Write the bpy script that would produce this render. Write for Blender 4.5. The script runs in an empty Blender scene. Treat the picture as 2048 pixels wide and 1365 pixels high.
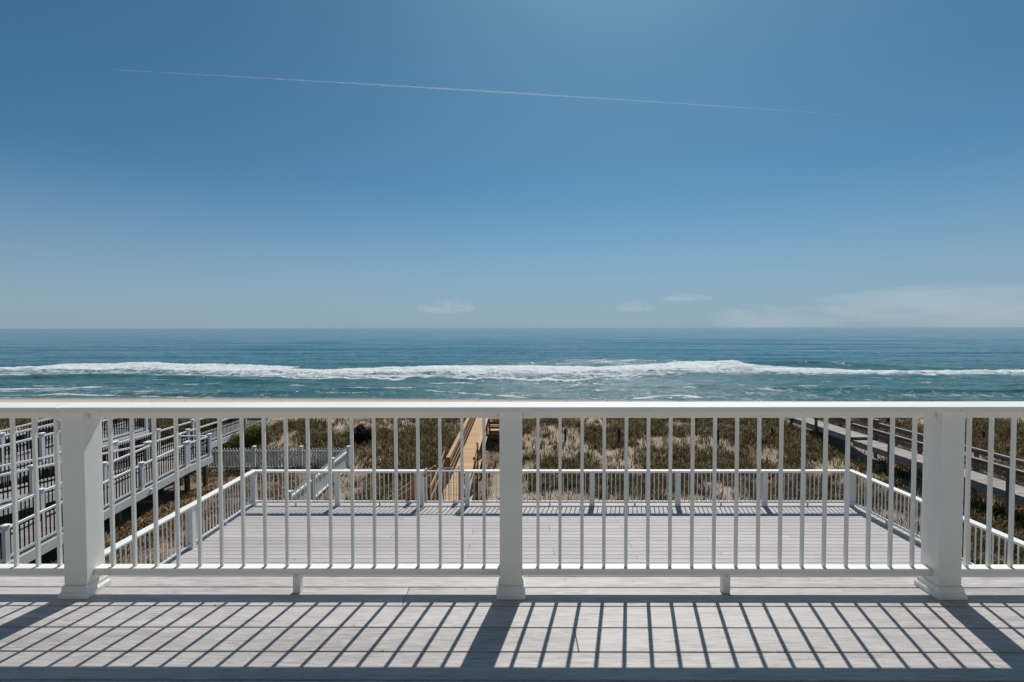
import bpy, bmesh, math, random
import numpy as np
from mathutils import Vector, Matrix

random.seed(7)
rng = np.random.default_rng(7)
SC = bpy.context.scene
COL = SC.collection
R = math.radians

# ------------------------------------------------------------------ camera
F = 960.0                      # focal length in pixels of the 2048 px wide frame
CZ = 4.45                      # camera height (the lower deck is z = 0)
PITCH, YAW, ROLL = R(1.593), R(0.25), R(-0.084)
cam_d = bpy.data.cameras.new('camera')
cam = bpy.data.objects.new('camera', cam_d)
COL.objects.link(cam)
cam_d.sensor_width = 36.0
cam_d.lens = F / 2048 * 36
cam_d.clip_start = 0.05
cam_d.clip_end = 200000
CM = Matrix.Rotation(YAW, 3, 'Z') @ Matrix.Rotation(math.pi / 2 - PITCH, 3, 'X') @ Matrix.Rotation(ROLL, 3, 'Z')
CPOS = Vector((0.0158, 0.0, CZ))
cam.matrix_world = Matrix.Translation(CPOS) @ CM.to_4x4()
SC.camera = cam

# ------------------------------------------------------------------ sky + sun
SUN_EL, SUN_AZ = R(55.0), R(13.6)          # azimuth measured from +Y towards +X
world = bpy.data.worlds.new('World')
SC.world = world
world.use_nodes = True
wn = world.node_tree.nodes
wl = world.node_tree.links
bg = wn['Background']
sky = wn.new('ShaderNodeTexSky')
sky.sky_type = 'NISHITA'
sky.sun_disc = False
sky.sun_elevation = SUN_EL
sky.sun_rotation = SUN_AZ
sky.altitude = 0
sky.air_density = 0.6
sky.dust_density = 0.65
sky.ozone_density = 3.0
# clear-air tint of the whole dome, and the pale sea haze that rings the horizon
tint = wn.new('ShaderNodeVectorMath')
tint.operation = 'MULTIPLY'
tint.inputs[1].default_value = (0.57, 1.03, 1.05)
wl.new(sky.outputs[0], tint.inputs[0])
wtc = wn.new('ShaderNodeTexCoord')
wsep = wn.new('ShaderNodeSeparateXYZ')
wl.new(wtc.outputs['Generated'], wsep.inputs[0])
wmr = wn.new('ShaderNodeMapRange')
wmr.interpolation_type = 'SMOOTHSTEP'
for k, v in zip(range(1, 5), (-0.02, 0.30, 0.86, 0.0)):
    wmr.inputs[k].default_value = v
wl.new(wsep.outputs[2], wmr.inputs[0])
wmix = wn.new('ShaderNodeMix')
wmix.data_type = 'RGBA'
wl.new(wmr.outputs[0], wmix.inputs[0])
wl.new(tint.outputs[0], wmix.inputs[6])
wmix.inputs[7].default_value = (3.6, 4.75, 5.8, 1)
wl.new(wmix.outputs[2], bg.inputs[0])
bg.inputs[1].default_value = 0.078

sun_d = bpy.data.lights.new('sun', 'SUN')
sun_d.energy = 4.4
sun_d.angle = R(0.53)
sun_d.color = (1.0, 0.957, 0.90)
sun = bpy.data.objects.new('sun', sun_d)
COL.objects.link(sun)
sdir = Vector((math.sin(SUN_AZ) * math.cos(SUN_EL), math.cos(SUN_AZ) * math.cos(SUN_EL), math.sin(SUN_EL)))
sun.rotation_euler = sdir.to_track_quat('Z', 'Y').to_euler()
sun.location = (0, 0, 40)

SC.view_settings.view_transform = 'Standard'
SC.view_settings.look = 'None'
SC.view_settings.exposure = 0.0
SC.view_settings.gamma = 1.0
SC.view_settings.use_curve_mapping = False


# ------------------------------------------------------------------ placing helpers
def ray(px, py):
    return CM @ Vector(((px - 1024) / F, (682.5 - py) / F, -1.0))


def at_y(px, py, y):
    d = ray(px, py)
    return CPOS + d * ((y - CPOS.y) / d.y)


def at_z(px, py, z):
    d = ray(px, py)
    return CPOS + d * ((z - CPOS.z) / d.z)


# ------------------------------------------------------------------ materials
def new_mat(name):
    m = bpy.data.materials.new(name)
    m.use_nodes = True
    nt = m.node_tree
    return m, nt, nt.nodes['Principled BSDF']


def node(nt, kind, **kw):
    n = nt.nodes.new(kind)
    for k, v in kw.items():
        if k.startswith('i_'):
            n.inputs[k[2:].replace('_', ' ')].default_value = v
        else:
            setattr(n, k, v)
    return n


def ramp(nt, stops, fac):
    r = nt.nodes.new('ShaderNodeValToRGB')
    el = r.color_ramp.elements
    while len(el) < len(stops):
        el.new(0.5)
    for e, (p, c) in zip(el, stops):
        e.position = p
        e.color = (*c, 1) if len(c) == 3 else c
    nt.links.new(fac, r.inputs[0])
    return r


def coords(nt, scale=(1, 1, 1), space='Object', rand=False):
    tc = nt.nodes.new('ShaderNodeTexCoord')
    mp = nt.nodes.new('ShaderNodeMapping')
    mp.inputs['Scale'].default_value = scale
    nt.links.new(tc.outputs[space], mp.inputs[0])
    if rand:
        oi = nt.nodes.new('ShaderNodeObjectInfo')
        vm = nt.nodes.new('ShaderNodeVectorMath')
        vm.operation = 'SCALE'
        cb = nt.nodes.new('ShaderNodeCombineXYZ')
        nt.links.new(oi.outputs['Random'], cb.inputs[0])
        nt.links.new(oi.outputs['Random'], cb.inputs[1])
        nt.links.new(oi.outputs['Random'], cb.inputs[2])
        nt.links.new(cb.outputs[0], vm.inputs[0])
        vm.inputs['Scale'].default_value = 37.0
        nt.links.new(vm.outputs[0], mp.inputs['Location'])
    return mp.outputs[0]


def noise(nt, vec, scale, detail=4, rough=0.55, dist=0.0):
    n = nt.nodes.new('ShaderNodeTexNoise')
    n.inputs['Scale'].default_value = scale
    n.inputs['Detail'].default_value = detail
    n.inputs['Roughness'].default_value = rough
    n.inputs['Distortion'].default_value = dist
    nt.links.new(vec, n.inputs['Vector'])
    return n.outputs['Fac']


def mixc(nt, fac, a, b, mode='MIX'):
    m = nt.nodes.new('ShaderNodeMix')
    m.data_type = 'RGBA'
    m.blend_type = mode
    for sock, v in ((m.inputs['Factor'], fac), (m.inputs['A'], a), (m.inputs['B'], b)):
        pass
    ins = [s for s in m.inputs if s.enabled]
    for s, v in zip(ins, (fac, a, b)):
        if isinstance(v, (int, float)):
            s.default_value = v
        elif isinstance(v, tuple):
            s.default_value = (*v, 1)
        else:
            nt.links.new(v, s)
    return [o for o in m.outputs if o.enabled][0]


def math_n(nt, op, a, b=None, clamp=False):
    m = nt.nodes.new('ShaderNodeMath')
    m.operation = op
    m.use_clamp = clamp
    for s, v in zip(m.inputs, (a, b)):
        if v is None:
            continue
        if isinstance(v, (int, float)):
            s.default_value = v
        else:
            nt.links.new(v, s)
    return m.outputs[0]


def bump(nt, bsdf, h, strength, dist):
    b = nt.nodes.new('ShaderNodeBump')
    b.inputs['Strength'].default_value = strength
    b.inputs['Distance'].default_value = dist
    nt.links.new(h, b.inputs['Height'])
    nt.links.new(b.outputs[0], bsdf.inputs['Normal'])


def mat_vinyl(name, col, rough=0.42):
    m, nt, b = new_mat(name)
    v = coords(nt, (1, 1, 1), rand=True)
    n = noise(nt, v, 3.0, 5)
    n2 = noise(nt, v, 60.0, 3)
    c = ramp(nt, [(0.3, tuple(x * 0.93 for x in col)), (0.65, col)], n)
    nt.links.new(c.outputs[0], b.inputs['Base Color'])
    b.inputs['Roughness'].default_value = rough
    bump(nt, b, n2, 0.12, 0.001)
    return m


def mat_plank(name, dark, mid, light, along=0, rough=0.55, grain=38.0, var=0.10, bstr=0.35, spec=0.5):
    """board with grain along its local axis (0 = x, 1 = y)"""
    m, nt, b = new_mat(name)
    s1 = [1.0, 1.0, 1.0]
    s1[along] = 0.07
    v = coords(nt, tuple(s1), rand=True)
    n1 = noise(nt, v, grain, 6, 0.62, 2.2)
    s2 = [1.0, 1.0, 1.0]
    s2[along] = 0.12
    v2 = coords(nt, tuple(s2), rand=True)
    n2 = noise(nt, v2, 7.0, 3, 0.5, 0.6)
    f = math_n(nt, 'ADD', math_n(nt, 'MULTIPLY', n1, 0.72), math_n(nt, 'MULTIPLY', n2, 0.28))
    c = ramp(nt, [(0.36, dark), (0.5, mid), (0.62, light)], f)
    oi = nt.nodes.new('ShaderNodeObjectInfo')
    val = math_n(nt, 'ADD', math_n(nt, 'MULTIPLY', oi.outputs['Random'], var), 1.0 - var / 2)
    hsv = nt.nodes.new('ShaderNodeHueSaturation')
    nt.links.new(c.outputs[0], hsv.inputs['Color'])
    nt.links.new(val, hsv.inputs['Value'])
    nt.links.new(hsv.outputs[0], b.inputs['Base Color'])
    b.inputs['Roughness'].default_value = rough
    b.inputs['Specular IOR Level'].default_value = spec
    bump(nt, b, n1, bstr, 0.002)
    return m


def mat_plain(name, col, rough=0.5, metallic=0.0, var=0.15, scale=8.0):
    m, nt, b = new_mat(name)
    n = noise(nt, coords(nt, rand=True), scale, 5)
    c = ramp(nt, [(0.3, tuple(x * (1 - var) for x in col)), (0.7, tuple(min(1, x * (1 + var)) for x in col))], n)
    nt.links.new(c.outputs[0], b.inputs['Base Color'])
    b.inputs['Roughness'].default_value = rough
    b.inputs['Metallic'].default_value = metallic
    return m


M = {}
M['vinyl'] = mat_vinyl('white_vinyl', (0.80, 0.795, 0.745))
M['vinyl_far'] = mat_vinyl('ramp_vinyl', (0.82, 0.815, 0.80), 0.5)
M['deck'] = mat_plank('composite_decking', (0.26, 0.243, 0.236), (0.405, 0.383, 0.374), (0.49, 0.466, 0.456), 0, 0.48, 62, 0.12, 0.5, 0.35)
M['deck_low'] = mat_plank('lower_composite', (0.345, 0.315, 0.312), (0.412, 0.38, 0.377), (0.47, 0.437, 0.433), 0, 0.55, 34, 0.18, 0.3, 0.35)
M['ramp_board'] = mat_plank('ramp_decking', (0.20, 0.185, 0.175), (0.25, 0.235, 0.225), (0.30, 0.285, 0.27), 0, 0.65, 30, 0.2)
M['pine'] = mat_plank('new_pine', (0.30, 0.17, 0.070), (0.41, 0.255, 0.115), (0.52, 0.35, 0.175), 0, 0.7, 26, 0.40)
M['pine_shade'] = mat_plank('pine_shaded', (0.17, 0.080, 0.028), (0.26, 0.130, 0.048), (0.34, 0.18, 0.075), 0, 0.7, 24, 0.22)  # same pine, darkened so the shade on posts and rails sits in its colour
M['grey_wood'] = mat_plank('weathered_wood', (0.21, 0.185, 0.165), (0.31, 0.28, 0.26), (0.40, 0.37, 0.35), 0, 0.85, 24, 0.3)
M['brown_wood'] = mat_plank('weathered_brown_wood', (0.09, 0.06, 0.045), (0.16, 0.11, 0.085), (0.24, 0.18, 0.145), 0, 0.85, 24, 0.3)
M['pile'] = mat_plank('pile_wood', (0.07, 0.05, 0.035), (0.13, 0.095, 0.065), (0.2, 0.15, 0.105), 2, 0.9, 20, 0.3)
M['dark_post'] = mat_plain('tarred_wood', (0.022, 0.019, 0.02), 0.8, 0, 0.4)
M['grey_post'] = mat_plain('greyed_wood', (0.15, 0.13, 0.145), 0.85, 0, 0.3)
M['black'] = mat_plain('black_metal', (0.010, 0.010, 0.011), 0.75)
M['black'].node_tree.nodes['Principled BSDF'].inputs['Specular IOR Level'].default_value = 0.15
M['steel'] = mat_plain('dull_steel', (0.32, 0.34, 0.36), 0.4, 0.7)
M['screw'] = mat_plain('screw_head', (0.04, 0.035, 0.03), 0.6)
M['rim'] = mat_plain('rim_timber', (0.20, 0.15, 0.10), 0.8)


# ------------------------------------------------------------------ mesh helpers
MESH = {}


def link(o, parent=None, loc=(0, 0, 0), rot=None):
    COL.objects.link(o)
    loc = Vector(loc)
    if parent is not None:
        o.parent = parent
        p = parent
        while p is not None:
            loc = loc - p.location
            p = p.parent
    o.location = loc
    if rot is not None:
        o.rotation_euler = rot
    return o


def thing(name, label, cat, loc=(0, 0, 0), group=None, kind=None):
    o = bpy.data.objects.new(name, None)
    o.empty_display_size = 0.2
    COL.objects.link(o)
    o.location = loc
    if label:
        o['label'] = label
    if cat:
        o['category'] = cat
    if group:
        o['group'] = group
    if kind:
        o['kind'] = kind
    return o


def bm_mesh(name, bm, mat, smooth=False):
    me = bpy.data.meshes.new(name)
    bm.normal_update()
    bm.to_mesh(me)
    bm.free()
    me.materials.append(mat)
    if smooth:
        for p in me.polygons:
            p.use_smooth = True
    return me


def box_mesh(sx, sy, sz, mat, bev=0.0):
    key = ('box', round(sx, 4), round(sy, 4), round(sz, 4), mat.name, bev)
    if key in MESH:
        return MESH[key]
    bm = bmesh.new()
    bmesh.ops.create_cube(bm, size=1.0, matrix=Matrix.Diagonal((sx, sy, sz, 1)))
    if bev:
        bmesh.ops.bevel(bm, geom=bm.edges[:], offset=bev, segments=2 if bev > 0.003 else 1, affect='EDGES', profile=0.6)
    MESH[key] = bm_mesh(mat.name + '_piece', bm, mat)
    return MESH[key]


def box(name, c, size, mat, parent, bev=0.0, rot=None):
    o = bpy.data.objects.new(name, box_mesh(*size, mat, bev))
    return link(o, parent, c, rot)


def boxb(name, lo, hi, mat, parent, bev=0.0):
    c = [(a + b) / 2 for a, b in zip(lo, hi)]
    return box(name, c, [b - a for a, b in zip(lo, hi)], mat, parent, bev)


def beam(name, p, q, w, h, mat, parent, bev=0.0):
    """box from p to q, its length on local x, w sideways, h upwards"""
    p, q = Vector(p), Vector(q)
    d = q - p
    L = d.length
    x = d.normalized()
    up = Vector((0, 0, 1)) if abs(x.z) < 0.95 else Vector((0, 1, 0))
    y = up.cross(x).normalized()
    z = x.cross(y)
    m = Matrix((x, y, z)).transposed()
    o = bpy.data.objects.new(name, box_mesh(round(L, 3), w, h, mat, bev))
    return link(o, parent, (p + q) / 2, m.to_euler())


def cyl_mesh(r, h, mat, n=10, r2=None):
    key = ('cyl', r, round(h, 3), mat.name, n, r2)
    if key in MESH:
        return MESH[key]
    bm = bmesh.new()
    bmesh.ops.create_cone(bm, cap_ends=True, segments=n, radius1=r, radius2=r if r2 is None else r2, depth=h)
    MESH[key] = bm_mesh(mat.name + '_round', bm, mat, True)
    me = MESH[key]
    for p in me.polygons:
        if abs(p.normal.z) > 0.9:
            p.use_smooth = False
    return me


def cyl(name, base, r, h, mat, parent, n=10, r2=None, rot=None):
    o = bpy.data.objects.new(name, cyl_mesh(r, h, mat, n, r2))
    return link(o, parent, (base[0], base[1], base[2] + h / 2), rot)


def np_mesh(name, verts, faces, mat, smooth=False, attrs=None):
    """verts (n,3) and faces (m,k) arrays -> mesh"""
    me = bpy.data.meshes.new(name)
    nv, nf, k = len(verts), len(faces), faces.shape[1]
    me.vertices.add(nv)
    me.vertices.foreach_set('co', np.ascontiguousarray(verts, dtype=np.float32).ravel())
    me.loops.add(nf * k)
    me.loops.foreach_set('vertex_index', np.ascontiguousarray(faces, dtype=np.int32).ravel())
    me.polygons.add(nf)
    me.polygons.foreach_set('loop_start', np.arange(0, nf * k, k, dtype=np.int32))
    me.polygons.foreach_set('loop_total', np.full(nf, k, dtype=np.int32))
    me.polygons.foreach_set('use_smooth', np.full(nf, smooth, dtype=bool))
    me.update(calc_edges=True)
    me.materials.append(mat)
    for an, (typ, arr) in (attrs or {}).items():
        a = me.attributes.new(an, typ, 'POINT')
        if typ == 'FLOAT':
            a.data.foreach_set('value', np.ascontiguousarray(arr, dtype=np.float32).ravel())
        else:
            a.data.foreach_set('color', np.ascontiguousarray(arr, dtype=np.float32).ravel())
    return me


def grid_faces(nr, nc):
    i = np.arange(nr - 1)[:, None] * nc + np.arange(nc - 1)[None, :]
    i = i.ravel()
    return np.stack([i, i + 1, i + nc + 1, i + nc], 1)


# value noise --------------------------------------------------------------
_T = np.random.default_rng(99).random((256, 256))


def vnoise(x, y):
    xi, yi = np.floor(x).astype(int), np.floor(y).astype(int)
    fx, fy = x - xi, y - yi
    fx = fx * fx * (3 - 2 * fx)
    fy = fy * fy * (3 - 2 * fy)
    a = _T[xi % 256, yi % 256]
    b = _T[(xi + 1) % 256, yi % 256]
    c = _T[xi % 256, (yi + 1) % 256]
    d = _T[(xi + 1) % 256, (yi + 1) % 256]
    return (a * (1 - fx) + b * fx) * (1 - fy) + (c * (1 - fx) + d * fx) * fy


def fbm(x, y, o=4):
    s, a, t = 0, 0.5, 0
    for k in range(o):
        s = s + a * vnoise(x * 2 ** k + 17.3 * k, y * 2 ** k + 5.1 * k)
        t += a
        a *= 0.5
    return s / t


def sstep(a, b, x):
    t = np.clip((x - a) / (b - a), 0, 1)
    return t * t * (3 - 2 * t)


# ------------------------------------------------------------------ ground
SEA = -6.2
PROF_D = [-30, 10, 20, 22, 26, 30, 34, 37, 42, 48, 60, 73, 95, 140]
PROF_Z = [-2.45, -2.45, -2.42, -2.36, -2.02, -1.62, -1.56, -1.72, -2.6, -3.45, -4.75, -6.2, -8.4, -12]


def ground_z(x, d):
    x = np.asarray(x, float)
    d = np.asarray(d, float)
    # shore line lies a little nearer on the right
    dd = d + np.where(d > 48, np.clip((x + 40) / 80, 0, 1.2) * 3.5, 0) * sstep(48, 60, d)
    z = np.interp(dd, PROF_D, PROF_Z)
    k = sstep(17, 25, d) * (1 - sstep(40, 48, d))
    z = z + k * (fbm(x / 6.5 + 3, d / 4.5 + 8, 3) - 0.5) * 0.75
    z = z + (fbm(x / 1.3, d / 1.3, 2) - 0.5) * 0.10 * (1 - sstep(44, 52, d))
    z = z - k * sstep(-2, -14, x) * 0.25
    return z


def trace_ground(px, py):
    r = ray(px, py)
    t = 10.0
    while t < 60:
        p = CPOS + r * t
        if p.z < float(ground_z(p.x, p.y)):
            return p
        t += 0.05
    return CPOS + r * 27


def mat_sand_dune():
    m, nt, b = new_mat('dune_sand')
    v = coords(nt)
    n1 = noise(nt, v, 0.55, 6, 0.6)
    n2 = noise(nt, v, 9.0, 6, 0.7)
    n3 = noise(nt, v, 45.0, 4, 0.7)
    sand = ramp(nt, [(0.3, (0.30, 0.235, 0.175)), (0.7, (0.46, 0.385, 0.305))], n2)
    lit = ramp(nt, [(0.3, (0.075, 0.05, 0.028)), (0.7, (0.20, 0.135, 0.08))], n3)
    f = ramp(nt, [(0.42, (0, 0, 0)), (0.58, (1, 1, 1))], n1)
    at = nt.nodes.new('ShaderNodeAttribute')
    at.attribute_name = 'litter'
    fac = math_n(nt, 'ADD', math_n(nt, 'MULTIPLY', f.outputs[0], 0.35), at.outputs['Fac'], True)
    f3 = math_n(nt, 'MULTIPLY', fac, ramp(nt, [(0.35, (0.35,) * 3), (0.6, (1,) * 3)], n2).outputs[0])
    c = mixc(nt, f3, sand.outputs[0], lit.outputs[0])
    nt.links.new(c, b.inputs['Base Color'])
    b.inputs['Roughness'].default_value = 0.95
    b.inputs['Specular IOR Level'].default_value = 0.1
    bump(nt, b, n2, 0.6, 0.05)
    return m


def mat_beach():
    m, nt, b = new_mat('beach_sand')
    v = coords(nt, (0.3, 1, 1))
    n1 = noise(nt, v, 0.4, 5)
    n2 = noise(nt, coords(nt), 6, 5)
    c = ramp(nt, [(0.3, (0.36, 0.275, 0.21)), (0.7, (0.46, 0.37, 0.29))], n1)
    at = nt.nodes.new('ShaderNodeAttribute')
    at.attribute_name = 'wet'
    cc = mixc(nt, at.outputs['Fac'], c.outputs[0], (0.20, 0.155, 0.125))
    nt.links.new(cc, b.inputs['Base Color'])
    rr = math_n(nt, 'SUBTRACT', 0.95, math_n(nt, 'MULTIPLY', at.outputs['Fac'], 0.65))
    nt.links.new(rr, b.inputs['Roughness'])
    bump(nt, b, n2, 0.3, 0.03)
    return m


def litter_at(x, d):
    v = sstep(0.33, 0.52, fbm(x / 2.6 + 40, d / 1.9 + 12, 4))
    yard = sstep(-5.5, -7.0, x) * (1 - sstep(20, 24, d))
    return np.clip(v * 0.85 + yard * 0.5, 0, 1)


xs = np.concatenate([np.linspace(-90, -32, 40), np.linspace(-31.5, 36, 340), np.linspace(37, 95, 40)])
ds = np.concatenate([np.linspace(-12, 9, 12), np.linspace(9.5, 46, 230)])
GX, GD = np.meshgrid(xs, ds)
GZ = ground_z(GX, GD)
me = np_mesh('dune', np.stack([GX, GD, GZ], -1).reshape(-1, 3), grid_faces(len(ds), len(xs)), mat_sand_dune(), True,
             {'litter': ('FLOAT', litter_at(GX, GD))})
dune = bpy.data.objects.new('dune', me)
COL.objects.link(dune)
dune['kind'] = 'structure'

xs = np.linspace(-260, 260, 260)
ds = np.linspace(46, 100, 110)
GX, GD = np.meshgrid(xs, ds)
GZ = ground_z(GX, GD)
wet = sstep(1.1, 0.15, GZ - SEA)
me = np_mesh('beach', np.stack([GX, GD, GZ], -1).reshape(-1, 3), grid_faces(len(ds), len(xs)), mat_beach(), True,
             {'wet': ('FLOAT', wet)})
beach = bpy.data.objects.new('beach', me)
COL.objects.link(beach)
beach['kind'] = 'structure'


# ------------------------------------------------------------------ sea
def mat_sea():
    m, nt, b = new_mat('sea_water')
    tc = nt.nodes.new('ShaderNodeTexCoord')

    def mapped(s):
        mp = nt.nodes.new('ShaderNodeMapping')
        mp.inputs['Scale'].default_value = s
        nt.links.new(tc.outputs['Object'], mp.inputs[0])
        return mp.outputs[0]
    foam_a = nt.nodes.new('ShaderNodeAttribute')
    foam_a.attribute_name = 'foam'
    sh_a = nt.nodes.new('ShaderNodeAttribute')
    sh_a.attribute_name = 'shallow'
    deep = mixc(nt, noise(nt, mapped((0.004, 0.02, 1)), 1.0, 4), (0.014, 0.088, 0.119), (0.022, 0.115, 0.144))
    shal = mixc(nt, noise(nt, mapped((0.03, 0.12, 1)), 1.0, 4), (0.030, 0.105, 0.10), (0.055, 0.14, 0.125))
    wcol = mixc(nt, sh_a.outputs['Fac'], deep, shal)
    fn = noise(nt, mapped((0.40, 0.30, 1)), 1.0, 8, 0.72, 0.8)
    fn2 = noise(nt, mapped((1.3, 0.55, 1)), 1.0, 5, 0.7, 0.6)
    fmix = math_n(nt, 'ADD', math_n(nt, 'MULTIPLY', fn, 0.62), math_n(nt, 'MULTIPLY', fn2, 0.38))
    # foam where noise < density
    fs = math_n(nt, 'ADD', math_n(nt, 'MULTIPLY', math_n(nt, 'SUBTRACT', fmix, 0.5), 2.6), 0.5)
    t = math_n(nt, 'SUBTRACT', foam_a.outputs['Fac'], fs)
    fac = math_n(nt, 'MULTIPLY', t, 3.2, True)
    fcol = mixc(nt, math_n(nt, 'MULTIPLY', math_n(nt, 'SUBTRACT', fn2, 0.3), 2.2, True), (0.42, 0.50, 0.54), (0.88, 0.88, 0.86))
    col = mixc(nt, fac, wcol, fcol)
    nt.links.new(col, b.inputs['Base Color'])
    rg = math_n(nt, 'ADD', math_n(nt, 'MULTIPLY', fac, 0.7), 0.12, True)
    nt.links.new(rg, b.inputs['Roughness'])
    b.inputs['IOR'].default_value = 1.33
    # ripples: long chop, short chop
    w1 = noise(nt, mapped((0.10, 0.28, 1)), 1.0, 3, 0.5, 0.3)
    w2 = noise(nt, mapped((0.7, 1.5, 1)), 1.0, 4, 0.6, 0.3)
    h = math_n(nt, 'ADD', math_n(nt, 'MULTIPLY', w1, 0.75), math_n(nt, 'MULTIPLY', w2, 0.20))
    h = math_n(nt, 'MULTIPLY', h, math_n(nt, 'ADD', math_n(nt, 'MULTIPLY', sh_a.outputs['Fac'], 1.5), 0.8))
    h2 = math_n(nt, 'ADD', h, math_n(nt, 'MULTIPLY', math_n(nt, 'MULTIPLY', fac, fn2), 0.5))
    bump(nt, b, h2, 1.0, 1.0)
    return m


def yh(px):
    return 658.0 - 3.0 * px / 2048


def sea_pt(px, py, up=0.0):
    p = at_z(px, py, SEA + up)
    return p.x, p.y


def poly(pts, up=0.0):
    a = np.array([sea_pt(px, py, up) for px, py in pts])
    return a[np.argsort(a[:, 0])]


nu, nd = 760, 620
us = np.linspace(-1.5, 1.5, nu)
dn = np.concatenate([1 / np.linspace(1 / 58, 1 / 420, 500), np.geomspace(430, 16000, nd - 500)])
U, D = np.meshgrid(us, dn)
X = U * D
Zs = np.zeros_like(X)
Fm = np.zeros_like(X)

# ocean swell
fade = 1 - sstep(900, 2500, D)
wob = (fbm(X / 90, D / 60, 3) - 0.5)
for lam, amp, ang, ph in ((34, 0.20, 0.03, 0.3), (21, 0.12, -0.06, 1.9), (13, 0.07, 0.10, 4.0), (52, 0.18, -0.02, 2.2)):
    mod = 0.3 + 1.4 * fbm(X / (lam * 2.5) + ph * 9, D / (lam * 1.6) + ph * 3, 2)
    Zs += amp * mod * np.sin(2 * math.pi * (D * math.cos(ang) + X * math.sin(ang) + wob * lam * 1.1) / lam + ph) * fade * sstep(60, 110, D)
Zs += (fbm(X / 3.5, D / 1.6, 3) - 0.5) * 0.30 * (1 - sstep(200, 420, D)) * sstep(60, 80, D)


def ridge(pts, hgt, w_back, w_front, foam=0.0, up=None):
    """a wave crest along an image polyline: crest height, falls off seaward / landward"""
    global Zs, Fm
    a = poly(pts, hgt if up is None else up)
    dc = np.interp(X, a[:, 0], a[:, 1]) + (fbm(X / 5.0 + hgt * 31, X * 0 + 3, 3) - 0.5) * 1.6
    x0, x1 = a[0, 0], a[-1, 0]
    L = max((x1 - x0) * 0.3, 3)
    win = sstep(x0 - L * 0.3, x0 + L, X) * (1 - sstep(x1 - L, x1 + L * 0.3, X))
    s = D - dc
    prof = np.where(s > 0, np.exp(-(s / w_back) ** 2), np.exp(-(s / w_front) ** 2))
    mod = 0.8 + 0.4 * fbm(X / 16 + 5, D * 0 + hgt * 7, 3)
    Zs += hgt * prof * win * mod
    if foam:
        Fm = np.maximum(Fm, foam * win * np.exp(-((s + w_front * 0.4) / (w_front * 0.9)) ** 2))


def streak(pts, w, dens):
    global Fm
    a = poly(pts)
    dc = np.interp(X, a[:, 0], a[:, 1]) + (fbm(X / 4.0 + w * 13, X * 0 + 9, 3) - 0.5) * w * 1.2
    x0, x1 = a[0, 0], a[-1, 0]
    L = max((x1 - x0) * 0.15, 1.5)
    win = sstep(x0 - L * 0.2, x0 + L, X) * (1 - sstep(x1 - L, x1 + L * 0.2, X))
    mod = 0.65 + 0.6 * fbm(X / 6 + 3, D / 2, 3)
    Fm = np.maximum(Fm, dens * win * np.exp(-((D - dc) / w) ** 2) * mod)


# main broken wave: crest line (far edge of the foam) and near edge
far = poly([(-500, 738), (-200, 736), (0, 733), (130, 728), (300, 727), (500, 729), (610, 732), (700, 735), (850, 731), (1000, 729), (1150, 730),
            (1250, 728), (1350, 726), (1450, 725), (1500, 730), (1600, 733), (1750, 737), (1900, 738), (2048, 740), (2300, 742), (2600, 744)], 0.7)
near = poly([(-500, 752), (-200, 752), (0, 752), (130, 748), (300, 752), (500, 757), (610, 760), (700, 760), (850, 759), (1000, 760), (1150, 759), (1250, 754),
             (1350, 751), (1450, 752), (1500, 751), (1600, 752), (1750, 753), (1900, 753), (2048, 751), (2300, 752), (2600, 752)])
df = np.interp(X, far[:, 0], far[:, 1]) + (fbm(X / 6 + 2, X * 0, 4) - 0.5) * 3
dk = np.interp(X, near[:, 0], near[:, 1]) + (fbm(X / 5 + 7, X * 0 + 4, 4) - 0.5) * 7
t = (D - dk) / np.maximum(df - dk, 1)
band = sstep(-0.06, 0.10, t) * (1 - sstep(0.96, 1.03, t))
gap = 1 - 0.95 * np.exp(-(((X + 50) / 7) ** 4)) * sstep(0.70, 0.85, t)
Fm = np.maximum(Fm, band * (0.68 + 0.44 * sstep(0.45, 0.85, t) + 0.45 * (fbm(X / 10, D / 8, 3) - 0.5)) * gap)
Zs += band * (fbm(X / 1.3, D / 2.2, 3) - 0.5) * 0.5
Fm = np.maximum(Fm, 0.95 * np.exp(-((t - 0.02) / 0.05) ** 2) * sstep(70, 20, X))
Zs += 0.75 * np.where(t > 0.93, np.exp(-((D - df) / 4.5) ** 2), np.exp(-((t - 0.93) / 0.34) ** 2)) * (0.85 + 0.3 * fbm(X / 16, D * 0, 3))
# loose foam in front of the bore
Fm = np.maximum(Fm, 0.50 * np.exp(-np.clip(-t, 0, 9) * 3.0) * (t < 0.2) * sstep(-40, 10, X) * (0.5 + fbm(X / 9, D / 4, 3)))
# unbroken wave faces behind
ridge([(1430, 727), (1500, 724), (1590, 723), (1680, 725), (1800, 727)], 0.95, 5, 2.4)
ridge([(820, 722), (1000, 721), (1150, 722), (1300, 723), (1450, 722)], 0.45, 5, 4, 0.30)
ridge([(560, 717), (650, 715), (760, 716)], 0.5, 6, 5)
ridge([(1700, 722), (1850, 720), (2048, 721), (2200, 722)], 0.4, 6, 5)
ridge([(0, 719), (200, 717), (330, 715)], 0.4, 6, 6)
ridge([(600, 731), (650, 733), (720, 734)], 0.35, 3, 3)
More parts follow.
